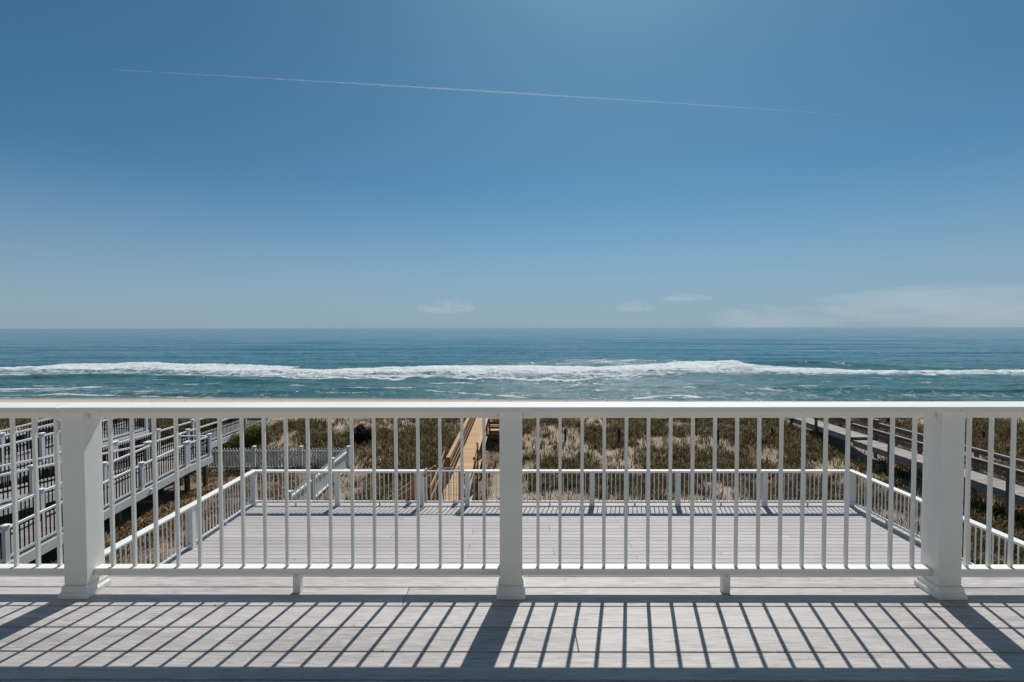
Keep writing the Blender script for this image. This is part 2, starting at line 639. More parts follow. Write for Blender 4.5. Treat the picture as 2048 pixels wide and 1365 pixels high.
# inner waves
ridge([(-200, 756), (0, 753), (130, 750), (200, 748), (330, 752), (460, 757), (620, 760)], 0.55, 4, 2.2)
streak([(-60, 771), (0, 768), (60, 762), (130, 753), (165, 749)], 1.7, 0.85)
streak([(-300, 782), (-60, 781), (0, 780), (90, 777), (170, 774), (250, 772)], 2.4, 1.0)
streak([(-200, 786), (0, 784), (120, 781), (220, 779)], 1.2, 0.8)
ridge([(190, 784), (300, 785), (420, 787), (520, 784), (640, 778), (760, 776), (880, 780)], 0.30, 2, 1.3)
streak([(265, 786), (300, 785), (330, 783)], 0.8, 1.0)
streak([(440, 787), (480, 786), (500, 785)], 0.6, 0.9)
streak([(620, 778), (700, 777), (780, 776), (860, 775)], 0.8, 0.78)
streak([(830, 778), (900, 785), (960, 788), (1020, 793), (1080, 797)], 0.9, 0.9)
streak([(980, 789), (1040, 791), (1090, 795)], 1.4, 0.6)
streak([(-300, 793), (0, 792), (100, 790), (260, 793), (420, 795), (600, 797), (800, 799), (900, 802)], 0.55, 0.85)
streak([(100, 788), (160, 790), (230, 792)], 0.6, 0.85)
streak([(-200, 797), (0, 796), (250, 797), (500, 799), (650, 800)], 0.5, 0.8)
streak([(1060, 756), (1120, 762), (1180, 766), (1260, 768)], 2.2, 0.55)
streak([(1130, 762), (1200, 756), (1290, 752)], 1.6, 0.8)
streak([(1250, 800), (1310, 793), (1360, 791), (1410, 795), (1440, 799)], 1.3, 0.95)
streak([(1350, 797), (1420, 795), (1520, 797)], 1.0, 0.75)
ridge([(1200, 771), (1330, 769), (1450, 771), (1530, 773), (1680, 775), (1780, 777), (1900, 778), (2100, 777), (2300, 778)], 0.42, 2.2, 1.4)
streak([(1455, 771), (1500, 773), (1560, 773)], 0.9, 0.9)
streak([(1715, 776), (1750, 777), (1785, 778)], 1.0, 1.05)
streak([(1590, 772), (1640, 772), (1690, 775)], 0.5, 0.75)
streak([(1860, 778), (1890, 779), (1920, 779)], 0.8, 0.85)
streak([(1500, 778), (1560, 782), (1620, 786), (1680, 795), (1720, 802)], 1.6, 0.72)
streak([(1560, 790), (1640, 791), (1700, 800), (1800, 802)], 1.4, 0.66)
streak([(1330, 768), (1400, 767), (1440, 769)], 0.5, 0.7)
streak([(1700, 757), (1800, 759), (1950, 758)], 1.6, 0.5)
rs = random.Random(5)
for _ in range(26):
    a_, b_ = rs.uniform(-150, 2150), rs.uniform(760, 799)
    l_ = rs.uniform(30, 130)
    streak([(a_, b_), (a_ + l_ * 0.5, b_ + rs.uniform(-1.5, 1.5)), (a_ + l_, b_ + rs.uniform(-3, 3))], rs.uniform(0.4, 0.9), rs.uniform(0.55, 0.82))
Fm = np.maximum(Fm, 0.44 * (1 - sstep(75, 108, D)) * (0.4 + fbm(X / 14 + 4, D / 5, 3)))
Fm = np.clip(Fm, 0, 1.15)
sh = (1 - sstep(95, 190, D)) * (0.75 + 0.5 * (fbm(X / 30, D / 12, 3) - 0.5))
verts = np.stack([X, D, SEA + Zs], -1).reshape(-1, 3)
me = np_mesh('sea', verts, grid_faces(nd, nu), mat_sea(), True, {'foam': ('FLOAT', Fm), 'shallow': ('FLOAT', np.clip(sh, 0, 1))})
sea = bpy.data.objects.new('sea', me)
COL.objects.link(sea)
sea['kind'] = 'structure'


# ------------------------------------------------------------------ upper deck
UP = CZ - 1.28                 # top of the upper deck
UD = thing('upper_deck', None, None, (0, 0, UP - 0.3), kind='structure')
seams = [2.530, 2.4378, 2.3343, 2.1730, 2.0157, 1.8619, 1.7082]
while seams[-1] > -1.9:
    seams.append(seams[-1] - 0.1545)
joints = {1: [3.4], 2: [-0.503, 4.4], 3: [-3.4, 3.1], 4: [0.27], 5: [-3.9, 3.8], 6: [-2.9]}
XL, XR = -5.3, 5.3
for i in range(len(seams) - 1):
    a, b_ = seams[i + 1] + 0.0036, seams[i] - 0.0036
    cuts = [XL] + sorted(joints.get(i, [random.uniform(-4.5, 4.5)])) + [XR]
    if i == 0:
        cuts = [XL, XR]
    for x0, x1 in zip(cuts[:-1], cuts[1:]):
        boxb('plank', (x0 + 0.0012, a, UP - 0.025), (x1 - 0.0012, b_, UP), M['deck'], UD, 0.0035)
for k in range(27):
    x = XL + 0.1 + k * 0.4
    boxb('joist', (x, -1.4, UP - 0.24), (x + 0.04, 2.44, UP - 0.0265), M['rim'], UD)
boxb('rim_board', (XL, 2.444, UP - 0.27), (XR, 2.48, UP - 0.0265), M['vinyl'], UD)
# screw heads / small marks in the boards
for px, py in ((430, 1210.5), (708, 1252), (931, 1180), (1265, 1163), (1445, 1180), (1617, 1160), (1558, 1304), (765, 1302), (1131, 1159)):
    p = at_z(px, py, UP)
    cyl('screw', (p.x, p.y, UP - 0.004), 0.0032, 0.0046, M['screw'], UD, 8)

# upper railing ------------------------------------------------------------
PF, PB = 2.240, 2.346          # post front / back
PC = (PF + PB) / 2
SP = 2.0715
UR = thing('deck_railing', 'white upper deck railing with wide flat cap and thick square posts', 'railing', (0, PC, UP))
RFt, RBk = 2.279, 2.327


def post_trim_mesh():
    key = 'trim'
    if key in MESH:
        return MESH[key]
    prof = [(0.0685, 0.0), (0.0685, 0.020), (0.0655, 0.026), (0.0615, 0.030), (0.0605, 0.036), (0.0605, 0.0475), (0.0575, 0.052), (0.0575, 0.056), (0.0562, 0.0575), (0.0556, 0.0575), (0.0556, 0.035)]
    bm = bmesh.new()
    rings = []
    for r, z in prof:
        rings.append([bm.verts.new((sx * r, sy * r, z)) for sx, sy in ((-1, -1), (1, -1), (1, 1), (-1, 1))])
    for a, b in zip(rings[:-1], rings[1:]):
        for i in range(4):
            bm.faces.new((a[i], a[(i + 1) % 4], b[(i + 1) % 4], b[i]))
    MESH[key] = bm_mesh('base_trim', bm, M['vinyl'])
    return MESH[key]


posts_x = [SP * k for k in (-2, -1, 0, 1, 2)]
for x in posts_x:
    p = boxb('post', (x - 0.0535, PF, UP + 0.001), (x + 0.0535, PB, UP + 0.8853), M['vinyl'], UR, 0.005)
    t_ = bpy.data.objects.new('base_trim', post_trim_mesh())
    link(t_, p, (x, PC, UP + 0.0008))
CAPF, CAPB = 2.215, 2.380
# cap boards meet above the outer posts
cap_cuts = [-4.5, -SP - 0.04, SP + 0.005, 4.5]
for x0, x1 in zip(cap_cuts[:-1], cap_cuts[1:]):
    boxb('cap_board', (x0 + 0.001, CAPF, UP + 0.8858), (x1 - 0.001, CAPB, UP + 0.9113), M['vinyl'], UR, 0.002)
for k in range(4):
    xa, xb = posts_x[k] + 0.0537, posts_x[k + 1] - 0.0537
    boxb('top_rail', (xa, RFt, UP + 0.8490), (xb, RBk, UP + 0.8854), M['vinyl'], UR, 0.002)
    boxb('rail_bracket', (xa + 0.0004, RFt - 0.004, UP + 0.8465), (xa + 0.055, RBk + 0.004, UP + 0.8851), M['vinyl'], UR, 0.002)
    boxb('rail_bracket', (xb - 0.055, RFt - 0.004, UP + 0.8465), (xb - 0.0004, RBk + 0.004, UP + 0.8851), M['vinyl'], UR, 0.002)
    # clips that hold the top rail under the cap
    for xx in (xa + 0.66, xb - 0.66):
        boxb('rail_clip', (xx - 0.03, RFt - 0.0022, UP + 0.8475), (xx + 0.03, RFt + 0.01, UP + 0.8848), M['vinyl'], UR, 0.001)
    boxb('bottom_rail', (xa, RFt, UP + 0.0847), (xb, RBk, UP + 0.120), M['vinyl'], UR, 0.003)
    n = 18
    bp = 0.1065
    mid = (posts_x[k] + posts_x[k + 1]) / 2
    for j in range(n):
        x = mid + (j - (n - 1) / 2) * bp
        boxb('baluster', (x - 0.0072, 2.2955, UP + 0.1202), (x + 0.0072, 2.3105, UP + 0.8488), M['vinyl'], UR, 0.0012)
    bx = mid
    fb = boxb('foot_block', (bx - 0.0175, RFt - 0.003, UP + 0.001), (bx + 0.0175, RFt + 0.034, UP + 0.094), M['vinyl'], UR, 0.002)
    s_ = cyl('screw', (bx, RFt - 0.0035, UP + 0.0855), 0.0026, 0.003, M['screw'], fb, 8, rot=(math.pi / 2, 0, 0))

# ------------------------------------------------------------------ unseen house wall behind the upper deck, added to bounce warm light
M['siding'] = mat_plank('bounce_siding', (0.33, 0.315, 0.265), (0.35, 0.335, 0.28), (0.37, 0.355, 0.295), 0, 0.6, 20, 0.04, 0.1)
m_, nt_, b_ = new_mat('door_glass')
b_.inputs['Base Color'].default_value = (0.02, 0.03, 0.035, 1)
b_.inputs['Roughness'].default_value = 0.05
M['glass'] = m_
HS = thing('house', 'unseen lap-sided house wall with a glazed door, added behind the upper deck to bounce sunlight onto the railing', 'house', (0, -2.2, UP))
boxb('wall', (-7.0, -2.45, -2.4), (7.0, -2.16, UP + 3.0), M['siding'], HS)
for k in range(17):
    z = UP + 0.05 + k * 0.17
    for x0, x1 in ((-7.0, -1.05), (1.05, 7.0)):
        boxb('siding_board', (x0, -2.158, z), (x1, -2.14 + 0.006 * (k % 2), z + 0.166), M['siding'], HS)
for x0, x1 in ((-1.03, -0.93), (-0.05, 0.05), (0.93, 1.03)):
    boxb('door_frame', (x0, -2.158, UP + 0.03), (x1, -2.11, UP + 2.2), M['vinyl'], HS)
for x0, x1 in ((-0.928, -0.052), (0.052, 0.928)):
    boxb('door_pane', (x0, -2.157, UP + 0.04), (x1, -2.135, UP + 2.19), M['glass'], HS)
boxb('door_head', (-1.03, -2.158, UP + 2.203), (1.03, -2.105, UP + 2.32), M['vinyl'], HS)

# ------------------------------------------------------------------ lower deck
LX0, LX1, LDF = -6.66, 8.56, 12.08
LD = thing('lower_deck', None, None, (0, 6, -0.3), kind='structure')
d = LDF
row = 0
while d > 0.6:
    a = d - 0.155
    w0, w1 = (0.0045, 0.0045)
    cuts = [LX0, LX1] if row == 0 else [LX0] + sorted(random.sample([-4.2, -2.6, -0.9, 0.8, 2.4, 4.1, 5.9], 2)) + [LX1]
    for x0, x1 in zip(cuts[:-1], cuts[1:]):
        boxb('plank', (x0 + 0.002, a + w0, -0.025), (x1 - 0.002, d - w1, 0.0), M['deck_low'], LD, 0.003)
    d = a
    row += 1
boxb('rim_board', (LX0 + 0.03, LDF - 0.09, -0.30), (LX1 - 0.03, LDF - 0.05, -0.027), M['pine_shade'], LD)
boxb('rim_board', (LX0 + 0.03, 0.7, -0.30), (LX0 + 0.07, LDF - 0.092, -0.027), M['pine_shade'], LD)
boxb('rim_board', (LX1 - 0.07, 0.7, -0.30), (LX1 - 0.03, LDF - 0.092, -0.027), M['pine_shade'], LD)
for k in range(20):
    x = LX0 + 0.5 + k * 0.76
    boxb('joist', (x, 0.7, -0.26), (x + 0.04, LDF - 0.092, -0.0265), M['rim'], LD)
for x in (-6.4, -3.4, -0.4, 2.6, 5.5, 8.3):
    for y in (3.0, 7.5, 11.7):
        boxb('pile', (x - 0.09, y - 0.09, float(ground_z(x, y)) - 0.3), (x + 0.09, y + 0.09, -0.305), M['pile'], LD)

LH = 0.89


def vinyl_run(name, label, pts, group='railings round the lower deck', skip_blocks=()):
    """white railing on the lower deck along a straight list of post centres"""
    pts = [Vector(p) for p in pts]
    root = thing(name, label, 'railing', (pts[0].x, pts[0].y, 0), group)
    dirv = (pts[-1] - pts[0]).normalized()
    for p in pts:
        pp = boxb('post', (p.x - 0.056, p.y - 0.056, 0.001), (p.x + 0.056, p.y + 0.056, LH - 0.0268), M['vinyl'], root, 0.004)
    e0 = pts[0] - dirv * 0.07
    e1 = pts[-1] + dirv * 0.07
    return root, pts, dirv, e0, e1


def vinyl_fill(root, pts, dirv, e0, e1):
    up = Vector((0, 0, 1))
    beam('cap_board', e0 + up * (LH - 0.013), e1 + up * (LH - 0.013), 0.15, 0.025, M['vinyl'], root, 0.002)
    for p, q in zip(pts[:-1], pts[1:]):
        a, b = p + dirv * 0.0565, q - dirv * 0.0565
        L = (b - a).length
        beam('top_rail', a + up * (LH - 0.046), b + up * (LH - 0.046), 0.045, 0.037, M['vinyl'], root)
        beam('bottom_rail', a + up * 0.098, b + up * 0.098, 0.045, 0.034, M['vinyl'], root)
        n = max(2, int(round(L / 0.108)) - 1)
        for j in range(n):
            c = a + dirv * (L * (j + 1) / (n + 1))
            box('baluster', (c.x, c.y, (0.1155 + LH - 0.065) / 2), (0.0165, 0.0165, LH - 0.065 - 0.1155), M['vinyl'], root)
        if L > 1.2:
            c = (a + b) / 2
            box('foot_block', (c.x, c.y, 0.0405), (0.036, 0.036, 0.079), M['vinyl'], root)


RD = 11.90
xs_l = [-6.51, -4.41, -2.30]
xs_r = [-1.16, -0.15, 1.96, 4.10, 6.26, 8.41]
r1 = vinyl_run('deck_railing', 'white lower deck railing between the left corner and the gate', [(x, RD, 0) for x in xs_l])
r2 = vinyl_run('deck_railing', 'long white lower deck railing from the gate to the right corner', [(x, RD, 0) for x in xs_r])
vinyl_fill(*r1)
vinyl_fill(*r2)
# side runs stop short of the corner posts
for X0, lab in ((-6.51, 'white lower deck side railing next to the picket fence yard'), (8.41, 'white lower deck side railing nearest the grey weathered walkway')):
    ys = [RD - 2.33, RD - 4.66, RD - 6.99, RD - 9.3]
    rr = vinyl_run('deck_railing', lab, [(X0, y, 0) for y in ys])
    root, pts, dv, e0, e1 = rr
    pts2 = [Vector((X0, RD - 0.0005, 0))] + pts
    vinyl_fill(root, pts2, Vector((0, -1, 0)), Vector((X0, RD - 0.0765, 0)), e1)

# gate -----------------------------------------------------------------------
GT = thing('gate', 'white metal gate between two posts of the far lower railing', 'gate', (-1.71, RD, 0.08))
gx0, gx1 = -2.185, -1.262
gz0, gz1 = 0.085, 0.872
for x in (gx0, gx1):
    fr = boxb('gate_stile', (x - 0.019, RD - 0.019, gz0 - 0.02), (x + 0.019, RD + 0.019, gz1 + 0.045), M['vinyl'], GT, 0.002)
    boxb('stile_cap', (x - 0.023, RD - 0.023, gz1 + 0.0455), (x + 0.023, RD + 0.023, gz1 + 0.058), M['vinyl'], fr, 0.002)
boxb('gate_rail', (gx0 + 0.0195, RD - 0.0165, gz1 - 0.02), (gx1 - 0.0195, RD + 0.0165, gz1 + 0.012), M['vinyl'], GT, 0.002)
boxb('gate_rail', (gx0 + 0.0195, RD - 0.0165, gz0 - 0.01), (gx1 - 0.0195, RD + 0.0165, gz0 + 0.03), M['vinyl'], GT, 0.002)
for j in range(7):
    x = gx0 + (gx1 - gx0) * (j + 1) / 8
    boxb('baluster', (x - 0.0085, RD - 0.0085, gz0 + 0.0305), (x + 0.0085, RD + 0.0085, gz1 - 0.0205), M['vinyl'], GT)
for z in (0.20, 0.74):
    h_ = boxb('hinge', (gx1 + 0.0195, RD - 0.03, z), (gx1 + 0.042, RD - 0.004, z + 0.07), M['black'], GT, 0.002)
lt = boxb('latch', (gx0 - 0.055, RD - 0.07, 0.74), (gx0 - 0.02, RD - 0.058, 0.80), M['black'], GT, 0.002)
cyl('latch_knob', (gx0 - 0.037, RD - 0.075, 0.775), 0.013, 0.05, M['steel'], lt, 10)
boxb('latch_bar', (gx0 - 0.03, RD - 0.052, 0.755), (gx0 + 0.03, RD - 0.0195, 0.768), M['steel'], lt)

# ------------------------------------------------------------------ pine stair, boardwalk
BZ = -1.40
BX0, BX1 = -2.50, -1.46
ST = thing('wooden_stair', 'pine stair dropping from the white gate to the boardwalk', 'stair', (-1.9, 13.2, -1.4))
nst = 8
for k in range(nst):
    z = -(k + 1) * 1.4 / nst
    y = 12.10 + k * 0.285
    if k < nst - 1:
        boxb('tread', (BX0 + 0.03, y, z - 0.038), (BX1 - 0.03, y + 0.295, z), M['pine'], ST, 0.003)
for x in (BX0 - 0.02, BX1 - 0.02):
    beam('stringer', (x + 0.02, 12.10, -0.26), (x + 0.02, 14.42, -1.60), 0.04, 0.26, M['pine_shade'], ST)
for x in (BX0 - 0.07, BX1 + 0.07):
    for y, zt, zb in ((12.3, 0.78, -0.5), (14.35, -0.38, -2.5)):
        boxb('post', (x - 0.045, y - 0.045, zb), (x + 0.045, y + 0.045, zt), M['pine_shade'], ST, 0.004)
    beam('handrail', (x, 12.22, 0.76), (x, 14.5, -0.46), 0.09, 0.04, M['pine'], ST)
    beam('mid_rail', (x, 12.35, 0.38), (x, 14.3, -0.68), 0.035, 0.12, M['pine_shade'], ST)
    beam('mid_rail', (x, 12.35, 0.08), (x, 14.3, -0.98), 0.035, 0.12, M['pine_shade'], ST)

BW = thing('boardwalk', 'new yellow pine boardwalk running straight out over the dune', 'boardwalk', (-1.98, 26, BZ - 0.9))
y = 14.42
while y < 31:
    boxb('plank', (BX0 - 0.03 + random.uniform(-.006, .006), y + 0.003, BZ - 0.036), (BX1 + 0.03, y + 0.137, BZ + random.uniform(-.002, .002)), M['pine'], BW)
    y += 0.14
for x in (BX0 + 0.03, BX1 - 0.03):
    boxb('stringer', (x - 0.025, 14.45, BZ - 0.26), (x + 0.025, 31.0, BZ - 0.0385), M['pine_shade'], BW)


def wood_rail(root, x, y0, y1, z, cap_top, n_rails=3, step=1.95, mats=('pine', 'pine_shade')):
    n = max(1, int(round((y1 - y0) / step)))
    side = 1 if x < -2 else -1
    for k in range(n + 1):
        yy = y0 + (y1 - y0) * k / n
        g = float(ground_z(x, yy))
        boxb('post', (x - 0.045, yy - 0.045, min(g - 0.3, z - 0.4)), (x + 0.045, yy + 0.045, cap_top - 0.0385), M[mats[1]], root)
    boxb('cap_board', (x - 0.075, y0 - 0.08, cap_top - 0.038), (x + 0.075, y1 + 0.08, cap_top), M[mats[0]], root, 0.003)
    for j in range(n_rails):
        zz = cap_top - 0.10 - j * 0.25
        boxb('side_rail', (x + side * 0.065 - 0.019, y0 - 0.05, zz - 0.09), (x + side * 0.065 + 0.019, y1 + 0.05, zz), M[mats[1]], root)


wood_rail(BW, BX0 + 0.01, 18.1, 30.9, BZ, BZ + 0.95)
wood_rail(BW, BX1 - 0.01, 19.2, 26.0, BZ, BZ + 0.95)
wood_rail(BW, BX1 - 0.01, 28.7, 30.9, BZ, BZ + 0.95)
# tall entry posts and sloping side boards at the foot of the stair
for x, (ya, za), (yb, zb) in ((BX0 - 0.03, (16.4, -0.15), (17.5, 0.04)), (BX1 + 0.05, (17.0, -0.16), (18.4, 0.02))):
    boxb('post', (x - 0.045, ya - 0.045, -2.6), (x + 0.045, ya + 0.045, za), M['pine_shade'], BW, 0.004)
    boxb('post', (x - 0.045, yb - 0.045, -2.6), (x + 0.045, yb + 0.045, zb), M['pine_shade'], BW, 0.004)
    for dz in (0.10, 0.40, 0.70):
        beam('side_rail', (x, ya + 0.05, za - dz), (x, yb - 0.05, zb - dz), 0.035, 0.13, M['pine_shade'], BW)
    for s in (0,):
        beam('side_rail', (x, 14.45, -0.42), (x, ya - 0.05, -0.30), 0.04, 0.12, M['pine'], BW)
        beam('side_rail', (x, 14.45, -0.80), (x, ya - 0.05, -0.68), 0.035, 0.12, M['pine_shade'], BW)

# grey metal rail panel beyond the gate
g0 = at_y(886, 936, 13.0)
PN = thing('handrail_panel', 'slim grey metal handrail panel just beyond the white gate', 'handrail', (g0.x, 13.0, -0.8))
pz = g0.z
boxb('panel_post', (g0.x - 0.016, 12.984, -0.95), (g0.x + 0.016, 13.016, pz + 0.05), M['steel'], PN, 0.002)
boxb('panel_post', (BX1 - 0.05, 12.984, -0.95), (BX1 - 0.018, 13.016, pz + 0.05), M['steel'], PN, 0.002)
boxb('panel_rail', (g0.x + 0.0165, 12.99, pz - 0.02), (BX1 - 0.0505, 13.01, pz), M['steel'], PN)
for j in range(5):
    x = g0.x + (BX1 - 0.04 - g0.x) * (j + 1) / 6
    boxb('panel_bar', (x - 0.006, 12.994, -0.75), (x + 0.006, 13.006, pz - 0.0205), M['steel'], PN)

# side stair to the yard -------------------------------------------------------
SS = thing('wooden_stair', 'short pine side stair leading left from the boardwalk to the sand', 'stair', (-3.4, 15.2, -2.4))
for k in range(5):
    x = BX0 - 0.05 - k * 0.29
    z = BZ - (k + 1) * 0.175
    boxb('tread', (x - 0.29, 14.72, z - 0.038), (x, 15.68, z), M['pine'], SS, 0.003)
for yy in (14.70, 15.70):
    beam('stringer', (BX0 - 0.06, yy, BZ - 0.22), (BX0 - 1.62, yy, -2.50), 0.04, 0.24, M['pine'], SS)
    for x, zt in ((BX0 - 0.5, -0.42), (BX0 - 1.55, -1.13)):
        boxb('post', (x - 0.045, yy - 0.045, -2.7), (x + 0.045, yy + 0.045, zt), M['pine'], SS, 0.004)
    beam('handrail', (BX0 - 0.08, yy, -0.10), (BX0 - 1.7, yy, -1.20), 0.09, 0.04, M['pine'], SS)
    beam('mid_rail', (BX0 - 0.1, yy + 0.06, -0.42), (BX0 - 1.6, yy + 0.06, -1.44), 0.035, 0.12, M['pine'], SS)
    beam('mid_rail', (BX0 - 0.1, yy + 0.06, -0.78), (BX0 - 1.6, yy + 0.06, -1.80), 0.035, 0.12, M['pine'], SS)

# overlook platform ------------------------------------------------------------
OP = thing('overlook_platform', 'pine bump-out platform on the right of the boardwalk with slatted sides', 'platform', (-0.5, 27.3, -2.3))
px0, px1, py0, py1 = BX1 + 0.04, 0.42, 26.3, 28.4
yy = py0
while yy < py1 - 0.05:
    boxb('plank', (px0, yy + 0.003, BZ - 0.036), (px1, yy + 0.137, BZ), M['pine'], OP)
    yy += 0.14
boxb('rim_board', (px0 + 0.002, py0 - 0.045, BZ - 0.30), (px1, py0 - 0.004, BZ - 0.038), M['pine_shade'], OP)
boxb('rim_board', (px1 - 0.04, py0, BZ - 0.30), (px1, py1, BZ - 0.038), M['pine_shade'], OP)
for x, y_ in ((px0 + 0.08, py0 + 0.05), ((px0 + px1) / 2, py0 + 0.05), (px1 - 0.06, py0 + 0.05), (px1 - 0.06, py1 - 0.05), ((px0 + px1) / 2, py1 - 0.05)):
    boxb('post', (x - 0.045, y_ - 0.045, float(ground_z(x, y_)) - 0.9), (x + 0.045, y_ + 0.045, BZ + 0.80), M['pine_shade'], OP)
boxb('cap_board', (px0, py0 - 0.06, BZ + 0.802), (px1 + 0.06, py0 + 0.13, BZ + 0.84), M['pine'], OP, 0.003)
boxb('cap_board', (px1 - 0.13, py0 + 0.1305, BZ + 0.802), (px1 + 0.06, py1 + 0.06, BZ + 0.84), M['pine'], OP, 0.003)
for j in range(3):
    z = BZ + 0.66 - j * 0.24
    boxb('side_rail', (px0 + 0.01, py0 - 0.036, z - 0.13), (px1, py0 + 0.002, z), M['pine_shade'], OP)
    boxb('side_rail', (px1 - 0.012, py0 + 0.005, z - 0.13), (px1 + 0.026, py1, z), M['pine_shade'], OP)
boxb('bench_seat', (px0 + 0.1, py0 + 0.14, BZ + 0.42), (px1 - 0.12, py0 + 0.52, BZ + 0.46), M['pine'], OP, 0.003)

# ------------------------------------------------------------------ weathered walkway on the right
WX0, WX1 = 17.1, 18.35
WZ = CZ - 5.70
WW = thing('weathered_walkway', 'old grey weathered walkway with brown handrails crossing the dune on the right', 'walkway', (17.7, 22, WZ - 1))
STEP_Y = 24.2
y = 10.5
while y < 29.5:
    z = WZ + (0.14 if y > STEP_Y else 0.0)
    boxb('plank', (WX0 + random.uniform(-.015, .015), y + 0.004, z - 0.038 + random.uniform(-.004, .004)), (WX1 + random.uniform(-.015, .015), y + 0.138, z), M['grey_wood'], WW)
    y += 0.143
for x in (WX0 + 0.05, WX1 - 0.05):
    boxb('stringer', (x - 0.022, 10.5, WZ - 0.29), (x + 0.022, STEP_Y, WZ - 0.044), M['grey_wood'], WW)
    boxb('stringer', (x - 0.022, STEP_Y + 0.002, WZ - 0.15), (x + 0.022, 29.6, WZ + 0.096), M['grey_wood'], WW)
boxb('riser', (WX0, STEP_Y - 0.012, WZ + 0.001), (WX1, STEP_Y + 0.02, WZ + 0.10), M['brown_wood'], WW)
for x, sd in ((WX0 - 0.06, -1), (WX1 + 0.06, 1)):
    for yy in (11.2, 13.85, 16.45, 19.05, 21.7, 24.35, 27.0, 29.4):
        zz = WZ + (0.14 if yy > STEP_Y else 0)
        boxb('post', (x - 0.055, yy - 0.055, float(ground_z(x, yy)) - 0.4), (x + 0.055, yy + 0.055, zz + 0.83), M['brown_wood'], WW)
    for y0, y1, dz in ((10.6, STEP_Y, 0), (STEP_Y + 0.01, 29.6, 0.14)):
        boxb('handrail', (x - 0.075, y0, WZ + dz + 0.832), (x + 0.075, y1, WZ + dz + 0.872), M['grey_wood'], WW)
        boxb('side_rail', (x - sd * 0.0755 - 0.02, y0, WZ + dz + 0.70), (x - sd * 0.0755 + 0.02, y1, WZ + dz + 0.83), M['brown_wood'], WW)
        if sd > 0:
            boxb('toe_rail', (x - sd * 0.0755 - 0.02, y0, WZ + dz + 0.12), (x - sd * 0.0755 + 0.02, y1, WZ + dz + 0.26), M['brown_wood'], WW)
            boxb('toe_rail', (x - sd * 0.0755 - 0.02, y0, WZ + dz + 0.34), (x - sd * 0.0755 + 0.02, y1, WZ + dz + 0.44), M['brown_wood'], WW)


# ------------------------------------------------------------------ neighbour's white ramps
def post_cap_mesh():
    if 'pcap' in MESH:
        return MESH['pcap']
    bm = bmesh.new()
    rings = []
    for r, z in ((0.062, -0.03), (0.062, -0.008), (0.082, 0.0), (0.082, 0.018), (0.05, 0.034), (0.002, 0.046)):
        rings.append([bm.verts.new((sx * r, sy * r, z)) for sx, sy in ((-1, -1), (1, -1), (1, 1), (-1, 1))])
    for a, b in zip(rings[:-1], rings[1:]):
        for i in range(4):
            bm.faces.new((a[i], a[(i + 1) % 4], b[(i + 1) % 4], b[i]))
    MESH['pcap'] = bm_mesh('post_cap', bm, M['vinyl_far'])
    return MESH['pcap']


def black_rail(root, p, q, posts=True, end_post=True, step=2.35, h=0.92):
    """white rails with black balusters from p to q (points on the walking surface)"""
    p, q = Vector(p), Vector(q)
    L = Vector((q.x - p.x, q.y - p.y)).length
    n = max(1, int(round(L / step)))
    up = Vector((0, 0, 1))
    P = [p.lerp(q, k / n) for k in range(n + 1)]
    for k, a in enumerate(P):
        if (k == 0 and not posts) or (k == n and not end_post):
            continue
        o = boxb('post', (a.x - 0.06, a.y - 0.06, a.z - 0.02), (a.x + 0.06, a.y + 0.06, a.z + h + 0.06), M['vinyl_far'], root)
        c = bpy.data.objects.new('post_cap', post_cap_mesh())
        link(c, o, (a.x, a.y, a.z + h + 0.0605))
    for a, b in zip(P[:-1], P[1:]):
        dv = (b - a).normalized()
        a2, b2 = a + dv * 0.061, b - dv * 0.061
        beam('top_rail', a2 + up * (h - 0.03), b2 + up * (h - 0.03), 0.075, 0.06, M['vinyl_far'], root)
        beam('bottom_rail', a2 + up * 0.11, b2 + up * 0.11, 0.05, 0.075, M['vinyl_far'], root)
        m = max(2, int(round((b2 - a2).length / 0.122)))
        for j in range(m):
            c = a2.lerp(b2, (j + 0.5) / m)
            box('baluster', (c.x, c.y, c.z + (0.148 + h - 0.06) / 2), (0.023, 0.023, h - 0.06 - 0.148), M['black'], root)


def lane(name, label, cat, x0, x1, y0, z0, y1, z1, left=True, right=True, fascia=(True, True), grp="neighbour's white ramps and landings", ends=None):
    root = thing(name, label, cat, ((x0 + x1) / 2, (y0 + y1) / 2, min(z0, z1) - 1.0), grp)
    L = math.hypot(y1 - y0, z1 - z0)
    ang = math.atan2(z1 - z0, y1 - y0)
    n = int(L / 0.143)
    for k in range(n):
        f = (k + 0.5) / n
        box('plank', ((x0 + x1) / 2, y0 + (y1 - y0) * f, z0 + (z1 - z0) * f - 0.014), (round(x1 - x0 - 0.002, 3), 0.138, 0.026), M['ramp_board'], root, rot=(ang, 0, 0))
    for x, on in ((x0, fascia[0]), (x1, fascia[1])):
        if on:
            sgn = 1 if x == x1 else -1
            beam('fascia', (x + sgn * 0.016, y0, z0 - 0.155), (x + sgn * 0.016, y1, z1 - 0.155), 0.03, 0.29, M['vinyl_far'], root)
    for xx in (x0 + 0.2, x1 - 0.2):
        m = max(1, int((y1 - y0) / 2.4))
        for k in range(m + 1):
            f = (k + 0.15) / (m + 0.3)
            yy = y0 + (y1 - y0) * f
            zt = z0 + (z1 - z0) * f - 0.05
            boxb('pile', (xx - 0.075, yy - 0.075, float(ground_z(xx, yy)) - 0.3), (xx + 0.075, yy + 0.075, zt), M['pile'], root)
    if left:
        black_rail(root, (x0 + 0.07, y0 + 0.06, z0), (x0 + 0.07, y1 - 0.06, z1))
    if right:
        black_rail(root, (x1 - 0.07, y0 + 0.06, z0), (x1 - 0.07, y1 - 0.06, z1))
    return root


